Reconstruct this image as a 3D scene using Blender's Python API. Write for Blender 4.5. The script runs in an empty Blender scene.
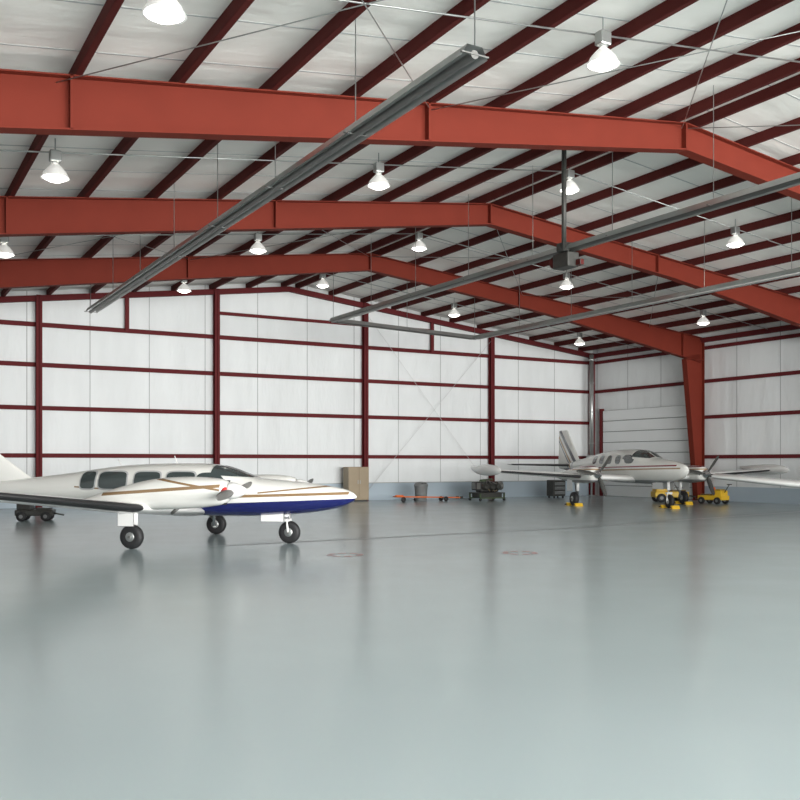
import bpy, bmesh, math, random
from mathutils import Vector, Matrix
random.seed(4)
TH=math.atan2(535,930); SN=math.sin(TH); CS=math.cos(TH)
CAMH=1.58; S=1.05
R2=Vector((CS,-SN)); F2=Vector((SN,CS))
def cw(xc,z): 
    v=R2*xc+F2*z; return v.x,v.y
def hz(H): return CAMH+(H-1.65)*S

# ---------------- materials ----------------
def newmat(name):
    m=bpy.data.materials.new(name); m.use_nodes=True
    return m, m.node_tree, m.node_tree.nodes['Principled BSDF']
def mat(name,col,rough=0.5,metal=0.0,var=0.06,scale=4.0,bump=0.0,coat=0.0,emit=None,es=0,stretch=None,spec=None):
    m,nt,b=newmat(name)
    tc=nt.nodes.new('ShaderNodeTexCoord'); n=nt.nodes.new('ShaderNodeTexNoise')
    n.inputs['Scale'].default_value=scale; n.inputs['Detail'].default_value=4
    if stretch:
        mp=nt.nodes.new('ShaderNodeMapping'); mp.inputs['Scale'].default_value=stretch
        nt.links.new(tc.outputs['Object'],mp.inputs[0]); nt.links.new(mp.outputs[0],n.inputs['Vector'])
    else: nt.links.new(tc.outputs['Object'],n.inputs['Vector'])
    mx=nt.nodes.new('ShaderNodeMix'); mx.data_type='RGBA'
    a=[max(0,c*(1-var)) for c in col]; c2=[min(1,c*(1+var)) for c in col]
    mx.inputs[6].default_value=(*a,1); mx.inputs[7].default_value=(*c2,1)
    nt.links.new(n.outputs['Fac'],mx.inputs[0]); nt.links.new(mx.outputs[2],b.inputs['Base Color'])
    b.inputs['Roughness'].default_value=rough; b.inputs['Metallic'].default_value=metal
    if spec is not None: b.inputs['Specular IOR Level'].default_value=spec
    b.inputs['Coat Weight'].default_value=coat; b.inputs['Coat Roughness'].default_value=0.08
    if bump>0:
        bp=nt.nodes.new('ShaderNodeBump'); bp.inputs['Strength'].default_value=bump; bp.inputs['Distance'].default_value=0.08
        nt.links.new(n.outputs['Fac'],bp.inputs['Height']); nt.links.new(bp.outputs[0],b.inputs['Normal'])
    if emit:
        b.inputs['Emission Color'].default_value=(*emit,1); b.inputs['Emission Strength'].default_value=es
    return m
M={}
M['red']=mat('red_oxide_steel',(0.150,0.021,0.011),0.75,0,0.12,2,spec=0.2)
M['dred']=mat('dark_red_purlin',(0.088,0.016,0.014),0.75,0,0.12,3,spec=0.15)
M['girt']=mat('red_girt',(0.125,0.018,0.020),0.75,0,0.1,3,spec=0.2)
M['ins']=mat('white_vinyl_insulation',(0.77,0.795,0.795),0.5,0,0.10,1.0,1.0,stretch=(1.3,1.3,0.35))
M['ceil']=mat('white_roof_insulation',(0.88,0.865,0.82),0.55,0,0.06,0.9,0.7,stretch=(0.5,1.6,1))
M['seam']=mat('insulation_seam',(0.42,0.43,0.43),0.6)
M['kick']=mat('blue_grey_wainscot',(0.42,0.50,0.56),0.5,0,0.05,1)
M['galv']=mat('galvanised_metal',(0.42,0.43,0.42),0.35,0.8,0.1,5)
M['dgalv']=mat('dark_metal_tube',(0.20,0.20,0.19),0.45,0.6,0.1,5)
M['cable']=mat('pale_brace_cable',(0.6,0.6,0.6),0.5)
M['black']=mat('black_rubber',(0.015,0.015,0.016),0.6)
M['dark']=mat('dark_machinery',(0.05,0.05,0.045),0.5,0.2,0.4,12)
M['white']=mat('white_gloss_paint',(0.80,0.80,0.78),0.25,0,0.02,2,0,0.5)
M['grey']=mat('grey_paint',(0.20,0.21,0.21),0.4)
M['tan']=mat('tan_cabinet_paint',(0.34,0.27,0.18),0.5)
M['orange']=mat('orange_paint',(0.75,0.16,0.03),0.4)
M['yellow']=mat('yellow_paint',(0.80,0.50,0.03),0.4)
M['pred']=mat('bright_red_plug',(0.6,0.04,0.04),0.5)
M['glass']=mat('dark_window_glass',(0.045,0.06,0.06),0.06,0,0.05,2,0,0.6)
M['chrome']=mat('polished_aluminium',(0.75,0.75,0.76),0.2,0.95)
M['door']=mat('sectional_door_panel',(0.76,0.78,0.78),0.5,0,0.04,1)
M['lens']=mat('lamp_lens',(1,1,0.95),0.3,emit=(1.0,0.96,0.88),es=8)
M['refl']=mat('lamp_reflector',(0.8,0.8,0.78),0.3,0.3,emit=(1.0,0.96,0.9),es=0.25)
M['concrete']=mat('apron_concrete',(0.55,0.54,0.50),0.8,0,0.1,1)
M['mark']=mat('faded_red_mark',(0.42,0.18,0.18),0.3)
M['joint']=mat('floor_joint_sealant',(0.13,0.15,0.15),0.5)
M['green']=mat('dark_green_paint',(0.06,0.09,0.04),0.5)

def floor_mat():
    m,nt,b=newmat('blue_grey_epoxy_floor')
    tc=nt.nodes.new('ShaderNodeTexCoord')
    n1=nt.nodes.new('ShaderNodeTexNoise'); n1.inputs['Scale'].default_value=0.22; n1.inputs['Detail'].default_value=4
    n2=nt.nodes.new('ShaderNodeTexNoise'); n2.inputs['Scale'].default_value=0.9; n2.inputs['Detail'].default_value=3
    for n in (n1,n2): nt.links.new(tc.outputs['Object'],n.inputs['Vector'])
    mx=nt.nodes.new('ShaderNodeMix'); mx.data_type='RGBA'
    mx.inputs[6].default_value=(0.325,0.395,0.408,1); mx.inputs[7].default_value=(0.370,0.440,0.450,1)
    nt.links.new(n1.outputs['Fac'],mx.inputs[0]); nt.links.new(mx.outputs[2],b.inputs['Base Color'])
    mr=nt.nodes.new('ShaderNodeMapRange'); mr.inputs[1].default_value=0.3; mr.inputs[2].default_value=0.7
    mr.inputs[3].default_value=0.185; mr.inputs[4].default_value=0.22
    nt.links.new(n2.outputs['Fac'],mr.inputs[0]); nt.links.new(mr.outputs[0],b.inputs['Roughness'])
    b.inputs['IOR'].default_value=1.45
    return m
M['floor']=floor_mat()

def livery(name,base,bands):
    m,nt,b=newmat(name)
    tc=nt.nodes.new('ShaderNodeTexCoord'); sp=nt.nodes.new('ShaderNodeSeparateXYZ')
    nt.links.new(tc.outputs['Object'],sp.inputs[0])
    def mth(op,a,c):
        n=nt.nodes.new('ShaderNodeMath'); n.operation=op
        for i,v in enumerate((a,c)):
            if isinstance(v,(int,float)): n.inputs[i].default_value=v
            else: nt.links.new(v,n.inputs[i])
        return n.outputs[0]
    X,Z=sp.outputs['X'],sp.outputs['Z']
    col=None
    rgb=nt.nodes.new('ShaderNodeRGB'); rgb.outputs[0].default_value=(*base,1); col=rgb.outputs[0]
    for (c,kx,kz,lo,hi,x0,x1) in bands:
        v=mth('ADD',mth('MULTIPLY',X,kx),mth('MULTIPLY',Z,kz))
        f=mth('MULTIPLY',mth('GREATER_THAN',v,lo),mth('LESS_THAN',v,hi))
        g=mth('MULTIPLY',mth('GREATER_THAN',X,x0),mth('LESS_THAN',X,x1))
        fac=mth('MULTIPLY',f,g)
        mx=nt.nodes.new('ShaderNodeMix'); mx.data_type='RGBA'
        nt.links.new(fac,mx.inputs[0]); nt.links.new(col,mx.inputs[6]); mx.inputs[7].default_value=(*c,1); col=mx.outputs[2]
    nt.links.new(col,b.inputs['Base Color'])
    b.inputs['Roughness'].default_value=0.25; b.inputs['Coat Weight'].default_value=0.6; b.inputs['Coat Roughness'].default_value=0.06
    return m
BL=(0.010,0.015,0.11); GO=(0.27,0.17,0.085)
M['livA']=livery('white_blue_gold_livery',(0.80,0.80,0.76),[
    (BL,-0.04,1,-9,0.78,0.9,9),(BL,-0.14,1,-9,0.66,-1.5,0.9),
    (GO,-0.03,1,0.90,0.955,0.7,3.8),(GO,0.05,1,1.02,1.05,-2.2,1.6),(GO,-0.10,1,0.83,0.86,2.0,3.6)])
M['livAn']=livery('white_gold_nacelle_livery',(0.80,0.80,0.76),[
    (GO,-0.07,1,1.06,1.12,-0.6,1.9),(GO,0.16,1,1.43,1.47,0.2,1.9)])
BU=(0.22,0.03,0.04)
M['livB']=livery('white_burgundy_livery',(0.78,0.78,0.74),[
    (BU,-0.02,1,1.40,1.45,-5.4,3.4),((0.35,0.24,0.14),-0.02,1,1.30,1.35,-5.0,3.6),((0.30,0.30,0.30),0,1,0,0.97,-4,3.8),
    ((0.10,0.11,0.13),0.9,1,-2.45,-2.2,-7,-4.3),((0.10,0.11,0.13),0.9,1,-2.95,-2.85,-7,-4.3),((0.35,0.24,0.14),0.9,1,-2.8,-2.65,-7,-4.3)])
M['livC']=livery('white_grey_livery',(0.80,0.80,0.77),[((0.1,0.12,0.3),0,1,1.0,1.06,-5,3)])

# ---------------- mesh builder ----------------
class MB:
    def __init__(s): s.bm=bmesh.new(); s.mats=[]
    def mi(s,k):
        m=M[k]
        if m not in s.mats: s.mats.append(m)
        return s.mats.index(m)
    def quad(s,pts,k,smooth=False):
        vs=[s.bm.verts.new(p) for p in pts]
        try:
            f=s.bm.faces.new(vs); f.material_index=s.mi(k); f.smooth=smooth; return f
        except ValueError: pass
    def box(s,c,d,k,rot=None,bev=0.0):
        c=Vector(c); mi=s.mi(k); vs=[]
        for i in range(8):
            p=Vector(((i&1)-.5,((i>>1)&1)-.5,((i>>2)&1)-.5)); p=Vector((p.x*d[0],p.y*d[1],p.z*d[2]))
            if rot is not None: p=rot@p
            vs.append(s.bm.verts.new(c+p))
        fs=[]
        for f in ((0,2,3,1),(4,5,7,6),(0,1,5,4),(2,6,7,3),(0,4,6,2),(1,3,7,5)):
            q=s.bm.faces.new([vs[i] for i in f]); q.material_index=mi; fs.append(q)
        if bev>0:
            es=list({e for f in fs for e in f.edges})
            bmesh.ops.bevel(s.bm,geom=es,offset=bev,segments=2,affect='EDGES',profile=0.5)
    def beam(s,p,q,w,h,k,up=Vector((0,0,1))):
        p=Vector(p);q=Vector(q);d=q-p;L=d.length
        x=d.normalized(); y=up.cross(x)
        if y.length<1e-4: y=Vector((0,1,0)).cross(x)
        y.normalize(); z=x.cross(y)
        rot=Matrix((x,y,z)).transposed()
        s.box((p+q)/2,(L,w,h),k,rot)
    def loft(s,rings,k,cap=True,smooth=True,kf=None):
        mi=s.mi(k); R=[[s.bm.verts.new(p) for p in r] for r in rings]; n=len(R[0])
        for a in range(len(R)-1):
            for i in range(n):
                j=(i+1)%n
                f=s.bm.faces.new((R[a][i],R[a][j],R[a+1][j],R[a+1][i])); f.smooth=smooth
                f.material_index=mi if kf is None else s.mi(kf(a,i))
        if cap:
            for r in (R[0],R[-1]):
                f=s.bm.faces.new(r); f.material_index=mi
    def cyl(s,p,q,r,k,n=12,r2=None,smooth=True):
        p=Vector(p);q=Vector(q);d=(q-p).normalized()
        a=d.orthogonal().normalized(); b=d.cross(a); r2=r if r2 is None else r2
        s.loft([[c+(a*math.cos(2*math.pi*i/n)+b*math.sin(2*math.pi*i/n))*rr for i in range(n)] for c,rr in ((p,r),(q,r2))],k,smooth=smooth)
    def lathe(s,c,axis,prof,k,n=20,cap=True,kf=None):
        c=Vector(c);d=Vector(axis).normalized();a=d.orthogonal().normalized();b=d.cross(a)
        s.loft([[c+d*t+(a*math.cos(2*math.pi*i/n)+b*math.sin(2*math.pi*i/n))*max(r,1e-4) for i in range(n)] for t,r in prof],k,cap=cap,kf=kf)
    def obj(s,name,parent=None,fix=True):
        if fix: bmesh.ops.recalc_face_normals(s.bm,faces=s.bm.faces)
        me=bpy.data.meshes.new(name); s.bm.to_mesh(me); s.bm.free()
        for m in s.mats: me.materials.append(m)
        o=bpy.data.objects.new(name,me); bpy.context.scene.collection.objects.link(o)
        if parent: o.parent=parent
        return o
def empty(name,loc=(0,0,0),rz=0,sc=1):
    e=bpy.data.objects.new(name,None); e.location=loc; e.rotation_euler=(0,0,rz); e.scale=(sc,)*3
    bpy.context.scene.collection.objects.link(e); return e

# ---------------- building ----------------
XR=29.55*S; XRG=14.15*S; XL=-4.0*S; YB=33.25*S; YF=-12.0*S; BAY=6.65*S
ML,MR=0.127,0.112
ZR=hz(8.62)
def deck(X): return ZR-(XRG-X)*ML if X<XRG else ZR-(X-XRG)*MR
b=MB(); b.box(((XL+XR)/2,(YB+YF)/2,-0.1),(XR-XL+.4,YB-YF+.4,0.2),'floor'); b.obj('floor')
b=MB(); b.box(((XL+XR)/2,YF-20.3,-0.12),(90,40,0.2),'concrete'); b.obj('apron_ground')
b=MB()
def strip(x0,y0,x1,y1,w,k,z=0.003):
    d=Vector((x1-x0,y1-y0)).normalized(); n=Vector((-d.y,d.x))*w/2
    b.quad([(x0-n.x,y0-n.y,z),(x1-n.x,y1-n.y,z),(x1+n.x,y1+n.y,z),(x0+n.x,y0+n.y,z)],k)
strip(*cw(-3.6,17.6),*cw(4.2,22.6),0.08,'joint'); strip(*cw(4.2,22.6),*cw(14.5,31.5),0.08,'joint')
b.obj('floor_drain_channel')
b=MB()
for (px,py) in ((345,555),(520,553)):
    z=CAMH*930/(py-463); xc=(px-400)/930*z
    for r in (0.32,):
        x,y=cw(xc,z)
        for i in range(24):
            if i%3==0: continue
            a0=2*math.pi*i/24; a1=2*math.pi*(i+1)/24
            b.quad([(x+math.cos(a)*rr,y+math.sin(a)*rr,0.004) for a,rr in ((a0,r),(a1,r),(a1,r-.1),(a0,r-.1))],'mark')
b.obj('floor_paint_mark')

b=MB()
def gable(y,t,k,b):
    pts=[(XL,0),(XR,0),(XR,deck(XR)),(XRG,ZR),(XL,deck(XL))]
    f0=[(x,y,z) for x,z in pts]; f1=[(x,y+t,z) for x,z in pts]
    b.quad(f0,k); b.quad(f1,k)
    for i in range(5):
        j=(i+1)%5; b.quad([f0[i],f0[j],f1[j],f1[i]],k)
gable(YB,0.12,'ins',b)
cols=[-1.1,5.05,11.22,17.4,23.6]
xs=-3.5
while xs<29.3:
    X=xs*S
    b.box((X,YB-.004,(deck(X)+0.7)/2),(0.03,0.006,deck(X)-0.7),'seam'); xs+=2.05
b.obj('wall_back')
b=MB(); b.box(((XL+XR)/2,YB-.03,0.36),(XR-XL,0.06,0.72),'kick'); b.box(((XL+XR)/2,YB-.05,0.735),(XR-XL,0.1,0.03),'galv')
b.obj('baseboard_back')
for nm,X,sg in (('right',XR,1),('left',XL,-1)):
    b=MB(); H=deck(X)
    b.box((X+sg*.06,(YB+YF)/2,H/2),(0.12,YB-YF,H),'ins')
    y=YF+1
    while y<YB-.3:
        b.box((X-sg*.004,y,H/2),(0.006,0.03,H),'seam'); y+=2.1
    b.obj('wall_'+nm)
    b=MB(); b.box((X-sg*.03,(YB+YF)/2-(3.2 if sg>0 else 0),0.3),(0.06,YB-YF-(6.6 if sg>0 else 0.2),0.6),'kick'); b.obj('baseboard_'+nm)
b=MB()
for x0,x1 in ((XL,XRG),(XRG,XR)):
    p=[(x0,YF,deck(x0)),(x1,YF,deck(x1)),(x1,YB,deck(x1)),(x0,YB,deck(x0))]
    q=[(x,y,z+.12) for x,y,z in p]
    b.quad(p,'ceil'); b.quad(q,'ceil')
    for i in range(4):
        j=(i+1)%4; b.quad([p[i],p[j],q[j],q[i]],'ceil')
    y=YF+.6
    while y<YB:
        b.beam((x0,y,deck(x0)-.004),(x1,y,deck(x1)-.004),0.03,0.006,'seam'); y+=1.5
b.obj('ceiling')
b=MB()
px=[XRG+0.3*S+i*1.42*S for i in range(11)]+[XRG-0.3*S-i*1.42*S for i in range(13)]
for X in px:
    if X>XR-.2 or X<XL+.2: continue
    z=deck(X); L=YB-YF; yc=(YB+YF)/2
    b.box((X,yc,z-.105),(0.02,L,0.20),'dred'); b.box((X+.04,yc,z-.205),(0.09,L,0.015),'dred')
b.obj('roof_purlins')
def hl(X):
    if X>XRG:
        t=(X-XRG)/(XR-XRG); return 0.56+ (0.5*max(0,t-.45)/.55)
    t=(XRG-X)/(XRG-XL); return 0.56+0.34*t
def frame(Y,name):
    b=MB(); fw=0.26*S; tp=0.21
    N=14
    for xa,xb in ((XL+.25,XRG),(XRG,XR-.25)):
        xsn=[xa+(xb-xa)*i/N for i in range(N+1)]
        top=[Vector((x,Y,deck(x)-tp)) for x in xsn]; bot=[Vector((x,Y,deck(x)-tp-hl(x))) for x in xsn]
        for i in range(N):
            for s in (-.012,.012):
                b.quad([top[i]+Vector((0,s,0)),top[i+1]+Vector((0,s,0)),bot[i+1]+Vector((0,s,0)),bot[i]+Vector((0,s,0))],'red')
            b.beam(top[i]-Vector((0,0,.012)),top[i+1]-Vector((0,0,.012)),fw,.022,'red')
            b.beam(bot[i],bot[i+1],fw,.026,'red')
    for X in (XRG,XRG-6.3,XRG+6.3,XRG-12.3,XL+1.2,XR-1.35):
        h=hl(X); b.box((X,Y,deck(X)-tp-h/2),(0.04,fw,h),'red')
    for X,sg in ((XR,1),(XL,-1)):
        xo=X-sg*.12; H=deck(X)-tp-.03; wt=1.05; wb=0.36
        zt=H-0.9
        for s in (-.012,.012):
            b.quad([(xo,Y+s,0),(xo-sg*wb,Y+s,0),(xo-sg*wt,Y+s,zt),(xo-sg*wt,Y+s,H-.02),(xo,Y+s,H-.05)],'red')
        b.beam((xo,Y,0),(xo,Y,H),fw,.024,'red',up=Vector((1,0,0)))
        b.beam((xo-sg*wb,Y,0),(xo-sg*wt,Y,zt),fw,.026,'red',up=Vector((1,0,0)))
        b.box((xo-sg*wt/2,Y,zt),(wt,fw,.03),'red')
        b.box((xo-sg*.18,Y,.02),(.5,.36,.04),'red')
    return b.obj(name,fix=False)
for i in range(1,7): frame(YB-i*BAY,'steel_roof_frame')
def girth(H): return hz(H)
b=MB(); yg=YB-.12
GH=[1.9,3.5,4.95,6.3]
for c in cols+[29.3]:
    X=c*S; H=deck(X)-.2
    b.box((X,yg-.10,H/2),(.022,.22,H),'girt'); 
    for s in (-.1,.1): b.box((X,yg-.10+s,H/2),(.20,.02,H),'girt')
for g in GH:
    z=girth(g)
    xa,xb=XL,XR
    if z>deck(XL)-.2: xa=XRG-(ZR-.25-z)/ML
    if z>deck(XR)-.2: xb=XRG+(ZR-.25-z)/MR
    b.box(((xa+xb)/2,yg+.04,z),(xb-xa,.02,.15),'girt'); b.box(((xa+xb)/2,yg,z+.07),(xb-xa,.10,.015),'girt')
z=girth(7.2); b.box(((11.22+20.6)/2*S,yg+.04,z),((20.6-11.22)*S,.02,.13),'girt')
for c,z0 in ((7.98,6.3),(20.6,6.3)):
    X=c*S; zz=girth(z0); b.box((X,yg-.03,(zz+deck(X)-.2)/2),(.14,.1,deck(X)-.2-zz),'girt')
for xa,xb in ((XL,XRG),(XRG,XR)):
    b.beam((xa,yg-.02,deck(xa)-.3),(xb,yg-.02,deck(xb)-.3),.2,.2,'girt')
for s in (0,1):
    X0,X1=17.4*S,23.6*S
    b.cyl((X0,yg-.12,.3 if s else deck(X0)-.6),(X1,yg-.12,deck(X1)-.6 if s else .3),.007,'cable',6)
b.obj('steel_wall_framing')
b=MB(); xg=XR-.1
for g in GH:
    z=girth(g)
    y1=YB if g>4.2 else YB-BAY-.1
    if z<deck(XR)-.2:
        b.box((xg,(YF+y1)/2,z),(.02,y1-YF,.15),'girt'); b.box((xg+.03,(YF+y1)/2,z+.07),(.10,y1-YF,.015),'girt')
b.box((xg,(YF+YB)/2,deck(XR)-.28),(.15,YB-YF,.2),'girt')
for yy in (YB-BAY+.35,YB-.75): b.box((xg,yy,2.1),(.16,.16,4.2),'girt')
b.obj('steel_wall_framing')
b=MB(); ya,yb_=YB-BAY+.5,YB-.9
n=8
for i in range(n):
    h=4.1/n; b.box((XR-.14,(ya+yb_)/2,h*(i+.5)),(.05,yb_-ya,h-.03),'door',bev=.012)
b.box((XR-.10,(ya+yb_)/2,2.05),(.03,yb_-ya,4.1),'grey')
b.obj('door_1')
b=MB(); dx,dy=XR-.75,YB-.75
b.cyl((dx,dy,1.9),(dx,dy,deck(XR)-.6),.10,'galv')
b.lathe((dx,dy,deck(XR)-.6),(0,0,1),[(0,.1),(.02,.16),(.08,.16),(.12,.1),(.3,.1)],'galv')
for z in (2.5,4,5.4): b.cyl((dx,dy,z),(dx,dy,z+.05),.12,'galv')
b.box((dx,dy,1.65),(.36,.36,.6),'galv',bev=.02); b.box((dx,dy,.7),(.06,.06,1.4),'galv'); b.box((dx,dy,.02),(.3,.3,.04),'galv')
b.obj('exhaust_duct')

b=MB()
for Y in (29.9,23.3,16.6,9.97):
    y=Y*S
    for xa,xb in ((XL,XRG),(XRG,XR)):
        b.cyl((xa,y+.1,deck(xa)-.24),(xb,y+.1,deck(xb)-.24),.014,'galv',6)
for i in range(1,5):
    y0,y1=YB-(i+1)*BAY,YB-i*BAY
    for xa,xb in ((XRG-12.5,XRG-6.2),(XRG-6.2,XRG),(XRG,XRG+6.5),(XRG+6.5,XRG+13)):
        if i in (1,3):
            b.cyl((xa,y0,deck(xa)-.3),(xb,y1,deck(xb)-.3),.009,'galv',6); b.cyl((xa,y1,deck(xa)-.3),(xb,y0,deck(xb)-.3),.009,'galv',6)
b.obj('ceiling_conduit')

def highbay(X,Y):
    zt=deck(X)-.02; b=MB(); z=zt-.22
    b.cyl((X,Y,zt),(X,Y,z),.012,'galv',6)
    b.box((X,Y,z-.10),(.20,.16,.20),'galv',bev=.02)
    b.cyl((X,Y,z-.2),(X,Y,z-.27),.06,'grey')
    b.lathe((X,Y,z-.25),(0,0,-1),[(0,.07),(.05,.12),(.13,.19),(.22,.235),(.24,.25),(.235,.225)],'refl',24,cap=False)
    b.lathe((X,Y,z-.45),(0,0,-1),[(0,.20),(.05,.19),(.09,.12),(.10,.01)],'lens',24)
    b.obj('high_bay_light',fix=False)
for Y in (29.9,23.3,16.6,9.97,3.3):
    for X in (2.8,9.05,14.05,19.6,25.85): highbay(X*S,Y*S)

def tube(segs,name,burners=()):
    e=empty(name,(0,0,0))
    b=MB()
    for p,q in segs:
        p=Vector(p);q=Vector(q); d=(q-p).normalized(); n=Vector((-d.y,d.x,0))
        b.cyl(p,q,.05,'dgalv',12)
        prof=[(-.17,-.03),(-.10,.10),(.10,.10),(.17,-.03)]
        for i in range(3):
            a,c=prof[i],prof[i+1]
            b.quad([p+n*a[0]+Vector((0,0,a[1])),q+n*a[0]+Vector((0,0,a[1])),q+n*c[0]+Vector((0,0,c[1])),p+n*c[0]+Vector((0,0,c[1]))],'galv')
        L=(q-p).length; k=int(L//3)+1
        for i in range(k+1):
            c=p+d*(L*i/k)
            b.cyl(c+Vector((0,0,.1)),Vector((c.x,c.y,deck(c.x)-.03)),.008,'galv',6)
            b.beam(c-n*.18+Vector((0,0,.0)),c+n*.18+Vector((0,0,0)),.03,.015,'dgalv')
    b.obj('radiant_tube',e,fix=False)
    for (x,y,z) in burners:
        b=MB()
        b.box((x,y,z-.12),(.34,.55,.34),'dark',bev=.03)
        b.lathe((x,y+.3,z-.1),(0,1,0),[(0,.12),(.1,.15),(.16,.12)],'dred')
        b.cyl((x-.22,y-.2,z+.05),(x-.22,y-.2,deck(x)-.03),.055,'dark',12)
        b.box((x+.12,y-.35,z-.2),(.12,.16,.14),'dred',bev=.01)
        b.box((x-.1,y-.1,z+.16),(.3,.3,.2),'dark',bev=.03)
        b.obj('burner_box',e)
z1=hz(5.9); z2=hz(6.3)
tube([((5.5*S,8*S,z1),(5.5*S,27*S,z1))],'tube_heater')
tube([((13.3*S,6.5*S,z2),(13.3*S,27.5*S,z2)),((13.3*S,27.5*S,z2),(18.9*S,27.5*S,hz(6.1))),((18.9*S,27.5*S,hz(6.1)),(18.9*S,6.5*S,hz(6.1)))],'tube_heater',[(13.35*S,15.9*S,z2-.1)])

# ---------------- airplanes ----------------
def herm(st,u):
    st=sorted(st)
    if u<=st[0][0]: return st[0][1:]
    if u>=st[-1][0]: return st[-1][1:]
    for i in range(len(st)-1):
        if st[i][0]<=u<=st[i+1][0]: break
    a,c=st[i],st[i+1]; p=st[max(0,i-1)]; q=st[min(len(st)-1,i+2)]
    h=c[0]-a[0]; t=(u-a[0])/h; out=[]
    for k in range(1,len(a)):
        m0=(c[k]-p[k])/(c[0]-p[0]) if c[0]!=p[0] else 0
        m1=(q[k]-a[k])/(q[0]-a[0]) if q[0]!=a[0] else 0
        v=(2*t**3-3*t*t+1)*a[k]+(t**3-2*t*t+t)*h*m0+(-2*t**3+3*t*t)*c[k]+(t**3-t*t)*h*m1
        out.append(v)
    return out
def pt(st,u,phi,y0=0,off=0):
    top,bot,w,n=herm(st,u); zc=(top+bot)/2; h=max((top-bot)/2,.003)+off; w=max(w,.003)+off
    c,s=math.cos(phi),math.sin(phi)
    return Vector((u,y0+w*math.copysign(abs(c)**(2/n),c),zc+h*math.copysign(abs(s)**(2/n),s)))
def zphi(st,u,z):
    top,bot,w,n=herm(st,u); zc=(top+bot)/2; h=(top-bot)/2
    r=max(-1,min(1,(z-zc)/h)); return math.copysign(math.asin(abs(r)**(n/2)),r)
def body(mb,st,k,y0=0,N=36,steps=70):
    us=[st_[0] for st_ in sorted(st)]; u0,u1=us[0],us[-1]
    U=[u0+(u1-u0)*(0.5-0.5*math.cos(math.pi*i/steps)) for i in range(steps+1)]
    mb.loft([[pt(st,u,2*math.pi*i/N,y0) for i in range(N)] for u in U],k)
def patch(mb,grid,k):
    mi=mb.mi(k); V=[[mb.bm.verts.new(p) for p in r] for r in grid]
    for i in range(len(V)-1):
        for j in range(len(V[0])-1):
            f=mb.bm.faces.new((V[i][j],V[i+1][j],V[i+1][j+1],V[i][j+1])); f.material_index=mi; f.smooth=True
def sidewin(mb,st,u0,u1,z0,z1,k='glass',off=.008,p=5,skew=0):
    for side in (0,1):
        g=[]
        for i in range(15):
            s=-1+2*i/14; s=math.sin(s*math.pi/2); hh=(max(0,1-abs(s)**p))**(1/p)
            row=[]
            for j in range(7):
                t=-1+2*j/6; z=(z0+z1)/2+t*hh*(z1-z0)/2; u=(u0+u1)/2+s*(u1-u0)/2+skew*t
                ph=zphi(st,u,z); row.append(pt(st,u,ph if side==0 else math.pi-ph,0,off))
            g.append(row)
        patch(mb,g,k)
def windshield(mb,st,u0,u1,zb,k='glass',off=.010,zb1=None):
    zb1=zb if zb1 is None else zb1
    for sd in (0,1):
        g=[]
        for i in range(13):
            t=i/12; u=u0+(u1-u0)*t; z=zb+(zb1-zb)*t
            a0=zphi(st,u,z); a1=math.pi/2-.035
            if a0>a1: a0=a1-.01
            g.append([pt(st,u,(a0+(a1-a0)*j/12) if sd==0 else math.pi-(a0+(a1-a0)*j/12),0,off) for j in range(13)])
        patch(mb,g,k)
def foil(le,v,z,ch,th,N=12,vert=False):
    pts=[]
    for i in range(N+1):
        t=(1-math.cos(math.pi*i/N))/2; y=5*th*ch*(.2969*math.sqrt(t)-.126*t-.3516*t*t+.2843*t**3-.1036*t**4)
        pts.append((le-t*ch,y*1.15))
    low=[(x,-y*.85) for x,y in pts[1:-1]][::-1]
    P=pts+low
    if vert: return [Vector((x,v+y,z)) for x,y in P]
    return [Vector((x,v,z+y)) for x,y in P]
def wing(mb,secs,k,boot='black',N=12,sides=(1,-1),bt=2,bb=3,boot_from=0):
    nn=2*N
    for sg in sides:
        rings=[foil(le,sg*v,z,ch,th) for v,le,ch,z,th in secs]
        v,le,ch,z,th=secs[-1]
        rings.append(foil(le-.12*ch,sg*(v+.10),z+.02,ch*.72,th*.5))
        def kf(a,i):
            return boot if (boot and a>=boot_from and (i<bt or i>=nn-bb)) else k
        mb.loft(rings,k,kf=kf)
def fin(mb,secs,k):
    rings=[foil(le,0,z,ch,th,vert=True) for z,le,ch,th in secs]
    z,le,ch,th=secs[-1]; rings.append(foil(le-.1*ch,0,z+.04,ch*.8,th*.4,vert=True))
    mb.loft(rings,k)
def wheel(mb,x,y,r,w):
    mb.lathe((x,y-w/2,r),(0,1,0),[(0,r*.55),(0,r*.8),(w*.12,r*.94),(w*.35,r),(w*.65,r),(w*.88,r*.94),(w,r*.8),(w,r*.55)],'black',28)
    mb.lathe((x,y-w/2-.006,r),(0,1,0),[(0,r*.12),(0.0,r*.36),(.02,r*.45),(w-.008,r*.45),(w+.012,r*.36),(w+.012,r*.12)],'galv',20)
    mb.cyl((x,y-w/2-.03,r),(x,y+w/2+.03,r),r*.12,'dgalv')
def prop(mb,x,y,z,R,nb,a0,kb='dgalv'):
    for i in range(nb):
        a=a0+2*math.pi*i/nb; d=Vector((0,math.cos(a),math.sin(a))); t=Vector((0,-math.sin(a),math.cos(a))); f=Vector((1,0,0))
        rings=[]
        for rr,cw_,th,tw in ((.08,.035,.035,.9),(.2,.06,.03,.8),(.35,.085,.022,.6),(.6,.085,.014,.45),(.85,.07,.010,.33),(.96,.05,.007,.3),(1,.02,.004,.3)):
            c=Vector((x,y,z))+d*(rr*R); ax=t*math.cos(tw)+f*math.sin(tw); nx=f*math.cos(tw)-t*math.sin(tw)
            s=R/.85
            rings.append([c+ax*(cw_*s*math.cos(2*math.pi*j/10))+nx*(th*s*math.sin(2*math.pi*j/10)) for j in range(10)])
        mb.loft(rings,kb)
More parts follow.
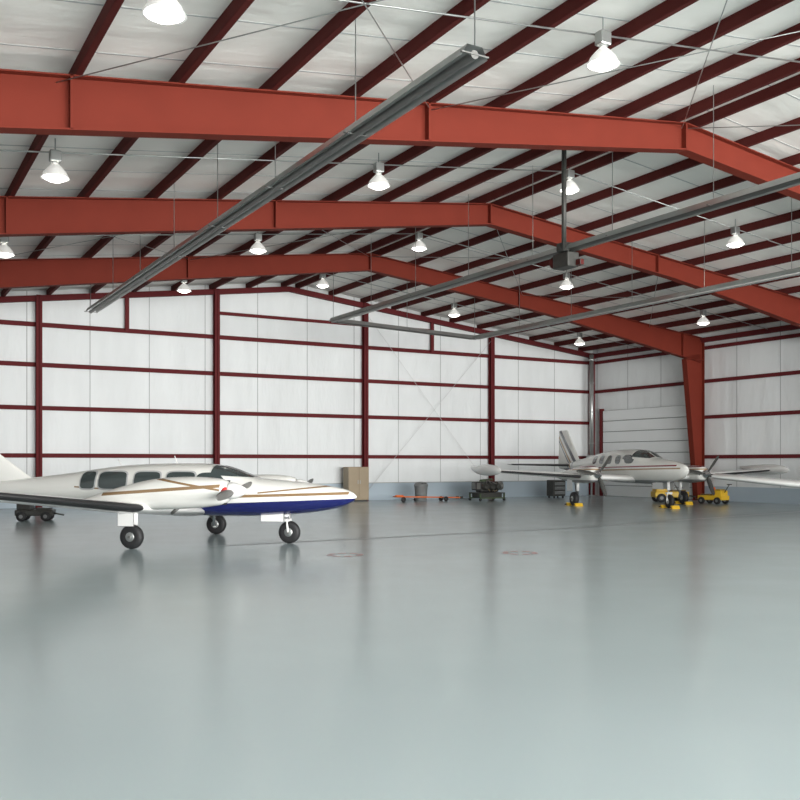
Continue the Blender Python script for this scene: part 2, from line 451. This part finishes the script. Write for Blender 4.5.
def spinner(mb,x,y,z,r,L,k='white'):
    mb.lathe((x,y,z),(1,0,0),[(-.03,r*.96),(0,r),(L*.25,r*.93),(L*.5,r*.75),(L*.75,r*.48),(L*.93,r*.2),(L,r*.02)],k,24)

def place(name,xc,z,hx,hzz,sc=1):
    x,y=cw(xc,z); v=R2*hx+F2*hzz
    return empty(name,(x,y,0),math.atan2(v.y,v.x),sc)

P=place('twin_engine_airplane',-4.7*.9576,19.7*.9576,.972,-.235,.9576)
fs=[(3.93,.985,.945,.02,2),(3.86,1.05,.87,.10,2),(3.65,1.13,.77,.20,2),(3.2,1.21,.67,.34,2.1),(2.7,1.27,.61,.43,2.2),(2.2,1.315,.57,.49,2.3),(1.85,1.345,.56,.53,2.4),(1.6,1.42,.55,.55,2.5),
 (1.25,1.545,.55,.57,2.6),(.9,1.62,.55,.58,2.7),(.3,1.65,.55,.58,2.7),(-.7,1.63,.56,.57,2.6),(-1.5,1.57,.59,.52,2.5),(-2.4,1.45,.68,.40,2.3),(-3.6,1.32,.82,.23,2),(-4.8,1.23,.95,.10,2),(-5.4,1.19,1.03,.03,2)]
b=MB(); body(b,fs,'livA'); b.obj('fuselage',P)
b=MB()
for u0,u1 in ((-2.05,-1.68),(-1.58,-.90),(-.72,-.12),(.02,.66)): 
    sidewin(b,fs,u0-.03,u1+.03,1.08,1.49,'seam',off=.005); sidewin(b,fs,u0,u1,1.11,1.46,off=.010)
sidewin(b,fs,.78,1.32,1.14,1.45,p=3,skew=-.10,off=.010)
windshield(b,fs,.98,1.78,1.40,zb1=1.35)
b.obj('cabin_windows',P,fix=True)
b=MB(); 
wing(b,[(.3,.85,1.85,.66,.13),(1.4,.6,1.7,.75,.13),(2.2,.42,1.62,.80,.12),(4.2,.40,1.55,.99,.10),(6.15,.36,1.40,1.17,.09)],'white',boot_from=2)
b.obj('wings',P)
b=MB()
fin(b,[(1.1,-3.2,2.4,.06),(1.3,-3.5,2.15,.07),(1.83,-4.3,1.4,.09),(2.6,-5.1,.75,.09)],'livA')
wing(b,[(.05,-4.5,1.0,1.12,.10),(2.0,-4.75,.75,1.16,.09)],'white',boot='black')
b.obj('tail',P)
nac=[(2.0,1.24,1.0,.15,2.2),(1.93,1.32,.90,.24,2.4),(1.7,1.37,.84,.30,2.5),(1.2,1.39,.79,.32,2.6),(.5,1.35,.76,.30,2.5),(-.3,1.18,.75,.22,2.2),(-.9,1.0,.77,.10,2),(-1.2,.90,.80,.03,2)]
for y0 in (1.85,-1.85):
    b=MB(); body(b,nac,'livAn',y0,N=28,steps=36)
    for s in (-1,1):
        b.lathe((1.93,y0+s*.165,1.12),(1,0,0),[(0,.075),(.05,.085),(.075,.07),(.08,.01)],'pred',16)
    b.lathe((1.86,y0,.93),(1,0,0),[(0,.07),(.06,.07),(.07,.01)],'black',14)
    b.cyl((.9,y0+.1,.80),(.75,y0+.12,.68),.035,'dgalv')
    b.obj('engine_nacelle',P)
    b=MB(); spinner(b,2.03,y0,1.13,.16,.34,'white'); prop(b,2.1,y0,1.13,.82,2,math.radians(8)); b.obj('propeller',P)
b=MB()
for y0 in (1.9,-1.9):
    wheel(b,0,y0,.235,.17)
    b.cyl((0,y0-.12 if y0>0 else y0+.12,.2),(0,y0-.12 if y0>0 else y0+.12,.85),.04,'chrome'); b.cyl((0,y0-.12*(1 if y0>0 else -1),.45),(0,y0-.12*(1 if y0>0 else -1),.85),.055,'white')
    b.cyl((0,y0-.13*(1 if y0>0 else -1),.2),(0,y0,.2),.03,'white')
    b.box((-.05,y0+.14*(1 if y0>0 else -1),.60),(.34,.02,.32),'white',bev=.006)
    b.cyl((-.03,y0*.94,.35),(-.4,y0*.9,.8),.02,'dgalv')
wheel(b,2.5,0,.23,.16)
for s in (-.1,.1): b.cyl((2.5,s,.23),(2.46,s*.6,.48),.022,'white')
b.cyl((2.47,0,.46),(2.38,0,.75),.04,'chrome'); b.cyl((2.44,0,.54),(2.36,0,.75),.055,'white'); b.box((2.47,0,.48),(.08,.2,.05),'white')
for s in (-.2,.2): b.box((2.2,s,.54),(.5,.015,.18),'white',bev=.005)
b.obj('landing_gear',P)
b=MB(); b.cyl((0,0,1.6),(-.08,0,1.80),.012,'white'); b.cyl((-1.3,0,1.55),(-1.4,0,1.72),.012,'white'); b.obj('antennas',P)

ca=16; s_,c_=math.sin(math.radians(ca)),math.cos(math.radians(ca))
Q=place('twin_engine_airplane',8.65,35.0,s_,-c_)
fq=[(3.82,1.38,1.30,.02,2),(3.74,1.46,1.20,.10,2),(3.5,1.55,1.07,.21,2),(3.0,1.65,.94,.35,2.1),(2.4,1.72,.87,.46,2.2),(1.95,1.76,.84,.52,2.3),(1.7,1.84,.83,.55,2.3),(1.3,1.99,.82,.58,2.4),(.9,2.07,.82,.60,2.4),
 (0,2.10,.82,.61,2.4),(-1.2,2.06,.85,.59,2.3),(-2.4,1.93,.95,.48,2.2),(-3.6,1.77,1.09,.33,2),(-5.0,1.60,1.24,.17,2),(-6.0,1.5,1.34,.04,2)]
b=MB(); body(b,fq,'livB'); b.obj('fuselage',Q)
b=MB()
for u0 in (-2.0,-1.35,-.7,-.05): sidewin(b,fq,u0,u0+.38,1.54,1.86,p=3)
sidewin(b,fq,.55,1.15,1.56,1.88,p=3,skew=-.08)
windshield(b,fq,1.02,1.85,1.80,zb1=1.745)
b.obj('cabin_windows',Q)
b=MB(); wing(b,[(.3,1.15,2.0,1.0,.15),(2.2,1.0,1.75,1.08,.13),(5.65,.7,1.1,1.30,.10)],'white',boot_from=1,bt=1,bb=2)
tt=[(1.55,1.33,1.31,.01,2),(1.4,1.42,1.23,.09,2),(1.0,1.50,1.16,.16,2),(.3,1.53,1.13,.19,2),(-.5,1.50,1.17,.15,2),(-1.1,1.46,1.28,.07,2),(-1.4,1.46,1.38,.01,2)]
for y0 in (5.85,-5.85): body(b,tt,'white',y0,N=20,steps=24)
b.obj('wings',Q)
b=MB()
fin(b,[(1.4,-3.6,2.5,.06),(1.75,-4.15,1.95,.08),(2.95,-5.2,.85,.09)],'livB')
wing(b,[(.05,-4.7,1.15,1.48,.10),(2.55,-5.0,.75,1.52,.09)],'white')
b.obj('tail',Q)
nq=[(1.55,1.32,1.04,.13,2.2),(1.48,1.42,.94,.24,2.4),(1.2,1.48,.88,.31,2.5),(.6,1.48,.84,.33,2.5),(-.2,1.38,.86,.30,2.4),(-1.0,1.25,.92,.2,2.2),(-1.6,1.12,1.0,.04,2)]
for y0 in (2.2,-2.2):
    b=MB(); body(b,nq,'livB',y0,N=28,steps=36)
    for s in (-1,1): b.lathe((1.47,y0+s*.165,1.18),(1,0,0),[(0,.07),(.04,.07),(.045,.01)],'black',16)
    b.obj('engine_nacelle',Q)
    b=MB(); spinner(b,1.57,y0,1.18,.15,.32,'chrome'); prop(b,1.64,y0,1.18,.84,3,math.radians(52),'dark'); b.obj('propeller',Q)
b=MB()
for y0 in (2.3,-2.3):
    sg=1 if y0>0 else -1
    wheel(b,0,y0,.26,.18); b.cyl((0,y0-sg*.14,.24),(0,y0-sg*.14,1.0),.045,'chrome'); b.cyl((0,y0-sg*.14,.55),(0,y0-sg*.14,1.0),.065,'white')
    b.cyl((0,y0-sg*.14,.26),(0,y0,.26),.035,'white'); b.box((-.05,y0+sg*.16,.76),(.42,.02,.44),'white',bev=.006); b.cyl((-.03,y0*.95,.4),(-.45,y0*.9,.95),.022,'dgalv')
wheel(b,2.7,0,.24,.16)
for s in (-.11,.11): b.cyl((2.7,s,.24),(2.66,s*.6,.53),.025,'white')
b.cyl((2.66,0,.5),(2.6,0,.95),.045,'chrome'); b.cyl((2.64,0,.62),(2.6,0,.95),.06,'white'); b.box((2.66,0,.53),(.09,.22,.06),'white')
for s in (-.22,.22): b.box((2.3,s,.78),(.7,.015,.24),'white',bev=.005)
b.obj('landing_gear',Q)

T=place('light_airplane',13.6,24.8,-.62,-.785)
ft=[(2.5,1.2,.75,.2,2.2),(2.35,1.3,.62,.36,2.4),(1.6,1.38,.56,.46,2.5),(1.1,1.42,.54,.5,2.5),(.7,1.6,.54,.52,2.5),(.3,1.74,.54,.53,2.5),(-.5,1.75,.56,.52,2.4),(-1.3,1.6,.62,.45,2.2),(-2.4,1.32,.78,.28,2),(-4.0,1.15,.92,.10,2),(-4.4,1.12,.98,.03,2)]
b=MB(); body(b,ft,'livC'); b.obj('fuselage',T)
b=MB(); sidewin(b,ft,-1.25,-.7,1.25,1.56); sidewin(b,ft,-.6,.2,1.25,1.6); windshield(b,ft,.35,1.05,1.46,zb1=1.44); b.obj('cabin_windows',T)
b=MB(); wing(b,[(.3,.75,1.7,.76,.14),(3.0,.65,1.55,.99,.13),(5.1,.6,1.4,1.18,.12)],'white',boot=None); b.obj('wings',T)
b=MB(); fin(b,[(1.0,-3.0,1.5,.07),(1.3,-3.35,1.15,.09),(2.1,-3.8,.7,.09)],'livC'); wing(b,[(.05,-3.6,.85,1.05,.10),(1.7,-3.65,.75,1.07,.09)],'white',boot=None); b.obj('tail',T)
b=MB(); spinner(b,2.52,0,1.0,.16,.3); prop(b,2.58,0,1.0,.85,2,math.radians(20)); b.obj('propeller',T)
b=MB()
for y0 in (1.5,-1.5): wheel(b,-.1,y0,.2,.15); b.cyl((-.1,y0*.93,.2),(-.1,y0*.93,.8),.05,'white')
wheel(b,1.7,0,.18,.13); b.cyl((1.7,.1,.18),(1.66,.05,.45),.03,'white'); b.cyl((1.66,0,.42),(1.6,0,.8),.05,'white')
b.obj('landing_gear',T)

# ---------------- ground equipment ----------------
def calw(px,Y):
    t=(px-400)/930; return Y*S*(t*CS+SN)/(CS-t*SN), Y*S
x,y=calw(356,32.6); b=MB()
b.box((0,0,.74),(.95,.5,1.36),'tan',bev=.02); b.box((0,0,.04),(.85,.42,.08),'dark')
for s in (-1,1): b.box((s*.235,-.26,.76),(.45,.02,1.26),'tan',bev=.008); b.box((s*.05,-.28,.8),(.02,.03,.16),'galv')
o=b.obj('storage_cabinet'); o.location=(x,y,0)
x,y=calw(421,31.6); b=MB()
b.lathe((0,0,0),(0,0,1),[(0,.21),(.02,.23),(.6,.28),(.62,.30),(.66,.30),(.67,.29),(.72,.27),(.78,.18),(.80,.03)],'grey',24)
b.lathe((0,0,.30),(0,0,1),[(0,.258),(.02,.268),(.04,.262)],'grey',24,cap=False); b.box((0,-.24,.70),(.22,.03,.12),'dark')
for s in (-.2,.2): b.cyl((s,.2,.06),(s+.04,.2,.06),.06,'black')
o=b.obj('trash_can'); o.location=(x,y,0)
x0,y0=calw(396,31.0); x1,y1=calw(460,30.9); b=MB(); L=x1-x0
b.cyl((0,0,.22),(L,0,.14),.025,'orange'); b.cyl((0,-.22,.22),(0,.22,.22),.022,'orange'); 
for s in (-.16,.16): b.cyl((L-.5,0,.14),(L,s,.14),.02,'orange'); b.box((L+.04,s,.14),(.12,.05,.1),'dark')
for s in (-.2,.2): b.lathe((L-.75,s-.025,.1),(0,1,0),[(0,.04),(0,.1),(.05,.1),(.05,.04)],'black',18)
b.cyl((L-.75,-.2,.1),(L-.75,.2,.1),.015,'galv'); b.lathe((.35,-.03,.1),(0,1,0),[(0,.04),(0,.1),(.06,.1),(.06,.04)],'black',18); b.cyl((.35,0,.1),(.35,0,.2),.015,'orange')
b.box((.15,0,.26),(.35,.1,.05),'orange',bev=.01)
o=b.obj('tow_bar'); o.location=(x0,y0,0)
x,y=calw(487,30.6); b=MB()
for sx in (-.55,.55):
    for sy in (-.35,.35): b.lathe((sx,sy-.02,.06),(0,1,0),[(0,.02),(0,.06),(.04,.06),(.04,.02)],'black',14); b.box((sx,sy,.2),(.05,.05,.24),'green')
b.box((0,-.35,.12),(1.15,.05,.05),'green'); b.box((0,.35,.12),(1.15,.05,.05),'green'); b.box((0,0,.32),(1.15,.75,.05),'dark')
b.box((0,0,.22),(1.0,.6,.18),'dark',bev=.03)
b.box((0,0,.58),(.85,.38,.44),'dark',bev=.05)
for i in range(3):
    for s in (-1,1):
        c=Vector((-.28+.28*i,s*.19,.58)); 
        b.lathe(c,(0,s,0),[(0,.11),(.03,.13),(.03,.10),(.06,.10),(.06,.135),(.09,.135),(.09,.10),(.12,.10),(.12,.135),(.15,.135),(.15,.10),(.2,.12),(.24,.08)],'dark',14)
        b.cyl(c+Vector((.05,s*.2,-.05)),(.1*i,s*.2,.38),.02,'tan',8)
        b.cyl(c+Vector((0,s*.15,.1)),(0,0,.86),.022,'dgalv',8)
b.lathe((.42,0,.62),(1,0,0),[(0,.14),(.12,.12),(.2,.19),(.23,.19),(.25,.05)],'dgalv',18)
b.box((-.5,0,.62),(.24,.34,.34),'dgalv',bev=.04); b.cyl((-.3,0,.82),(.3,.1,.86),.07,'green'); b.cyl((-.2,.2,.84),(.25,-.15,.82),.03,'dred')
o=b.obj('engine_on_stand'); o.location=(x,y,0); o.scale=(1.1,1.1,1.0)
def tug(name,x,y,rz,k='yellow',sc=1):
    b=MB()
    b.box((0,0,.30),(1.3,.7,.22),k,bev=.03); b.box((-.35,0,.52),(.5,.6,.26),k,bev=.04); b.box((.3,0,.44),(.5,.5,.06),'dark',bev=.01)
    b.box((-.35,0,.68),(.3,.4,.06),'black',bev=.02)
    for sx in (-.42,.42):
        for sy in (-.36,.36): b.lathe((sx,sy-.06,.17),(0,1,0),[(0,.08),(0,.15),(.02,.17),(.10,.17),(.12,.15),(.12,.08)],'black',20); b.cyl((sx,sy-.065,.17),(sx,sy+.065,.17),.07,'grey')
    b.cyl((-.55,0,.5),(-.85,0,.95),.022,'dark'); b.cyl((-.85,-.2,.95),(-.85,.2,.95),.022,'black'); b.cyl((.6,0,.28),(1.0,0,.2),.03,'dark'); b.lathe((-.1,.15,.6),(0,0,1),[(0,.09),(.2,.09),(.22,.02)],'orange',14)
    o=b.obj(name); o.location=(x,y,0); o.rotation_euler=(0,0,rz); o.scale=(sc,)*3
tug('aircraft_tug',*cw(.29*37.6,37.6),math.radians(-30),'yellow',1.05)
tug('aircraft_tug',*cw(.337*36.0,36.0),math.radians(100),'yellow',.8)
tug('aircraft_tug',*cw(-.392*25.5,25.5),math.radians(-20),'dark',.75)
x,y=calw(556,31.4); b=MB()
b.box((0,0,.45),(.7,.5,.72),'dark',bev=.03); 
for s in (-.25,.25):
    for t in (-.18,.18): b.cyl((s,t,0),(s,t,.1),.04,'black')
for i in range(3): b.box((0,-.26,.25+.2*i),(.6,.02,.16),'grey',bev=.01); b.box((0,-.28,.29+.2*i),(.3,.02,.02),'galv')
o=b.obj('tool_chest'); o.location=(x,y,0)
def chock(P,x,y):
    M_=(Matrix.Translation(P.location)@Matrix.Rotation(P.rotation_euler[2],4,'Z')@Matrix.Scale(P.scale[0],4))
    for s in (-1,1):
        b=MB()
        pr=[(-.09,0),(.09,0),(.03,.11),(-.03,.11)]
        b.loft([[Vector((a,yy,z)) for a,z in pr] for yy in (-.15,.15)],'yellow',smooth=False)
        b.cyl((0,-.15,.05),(0,-.22,.05),.02,'black')
        o=b.obj('wheel_chock'); w=M_@Vector((x+s*.33,y,0)); o.location=(w.x,w.y,0); o.rotation_euler=(0,0,P.rotation_euler[2])
chock(Q,0,2.3); chock(Q,2.7,0); chock(Q,0,-2.3)

# ---------------- lights / world / camera ----------------
w=bpy.data.worlds.new('World'); bpy.context.scene.world=w; w.use_nodes=True
bg=w.node_tree.nodes['Background']; bg.inputs[0].default_value=(0.90,0.95,1.0,1); bg.inputs[1].default_value=2.6
def area(name,loc,rot,sx,sy,p,col=(1,1,1)):
    l=bpy.data.lights.new(name,'AREA'); l.shape='RECTANGLE'; l.size=sx; l.size_y=sy; l.energy=p; l.color=col
    o=bpy.data.objects.new(name,l); o.location=loc; o.rotation_euler=rot; bpy.context.scene.collection.objects.link(o); return o
area('hangar_door_daylight',((XL+XR)/2,YF+.3,3.2),(math.radians(98),0,0),31,5.6,12800,(1.0,0.985,0.96))
cam=bpy.data.cameras.new('camera'); co=bpy.data.objects.new('camera',cam); bpy.context.scene.collection.objects.link(co)
co.location=(0,0,CAMH); co.rotation_euler=(math.radians(90),0,-TH)
cam.sensor_width=36; cam.lens=930/800*36; cam.shift_y=63/800; cam.clip_end=500
bpy.context.scene.camera=co
vs=bpy.context.scene.view_settings
vs.view_transform='Standard'; vs.look='None'; vs.exposure=0.25
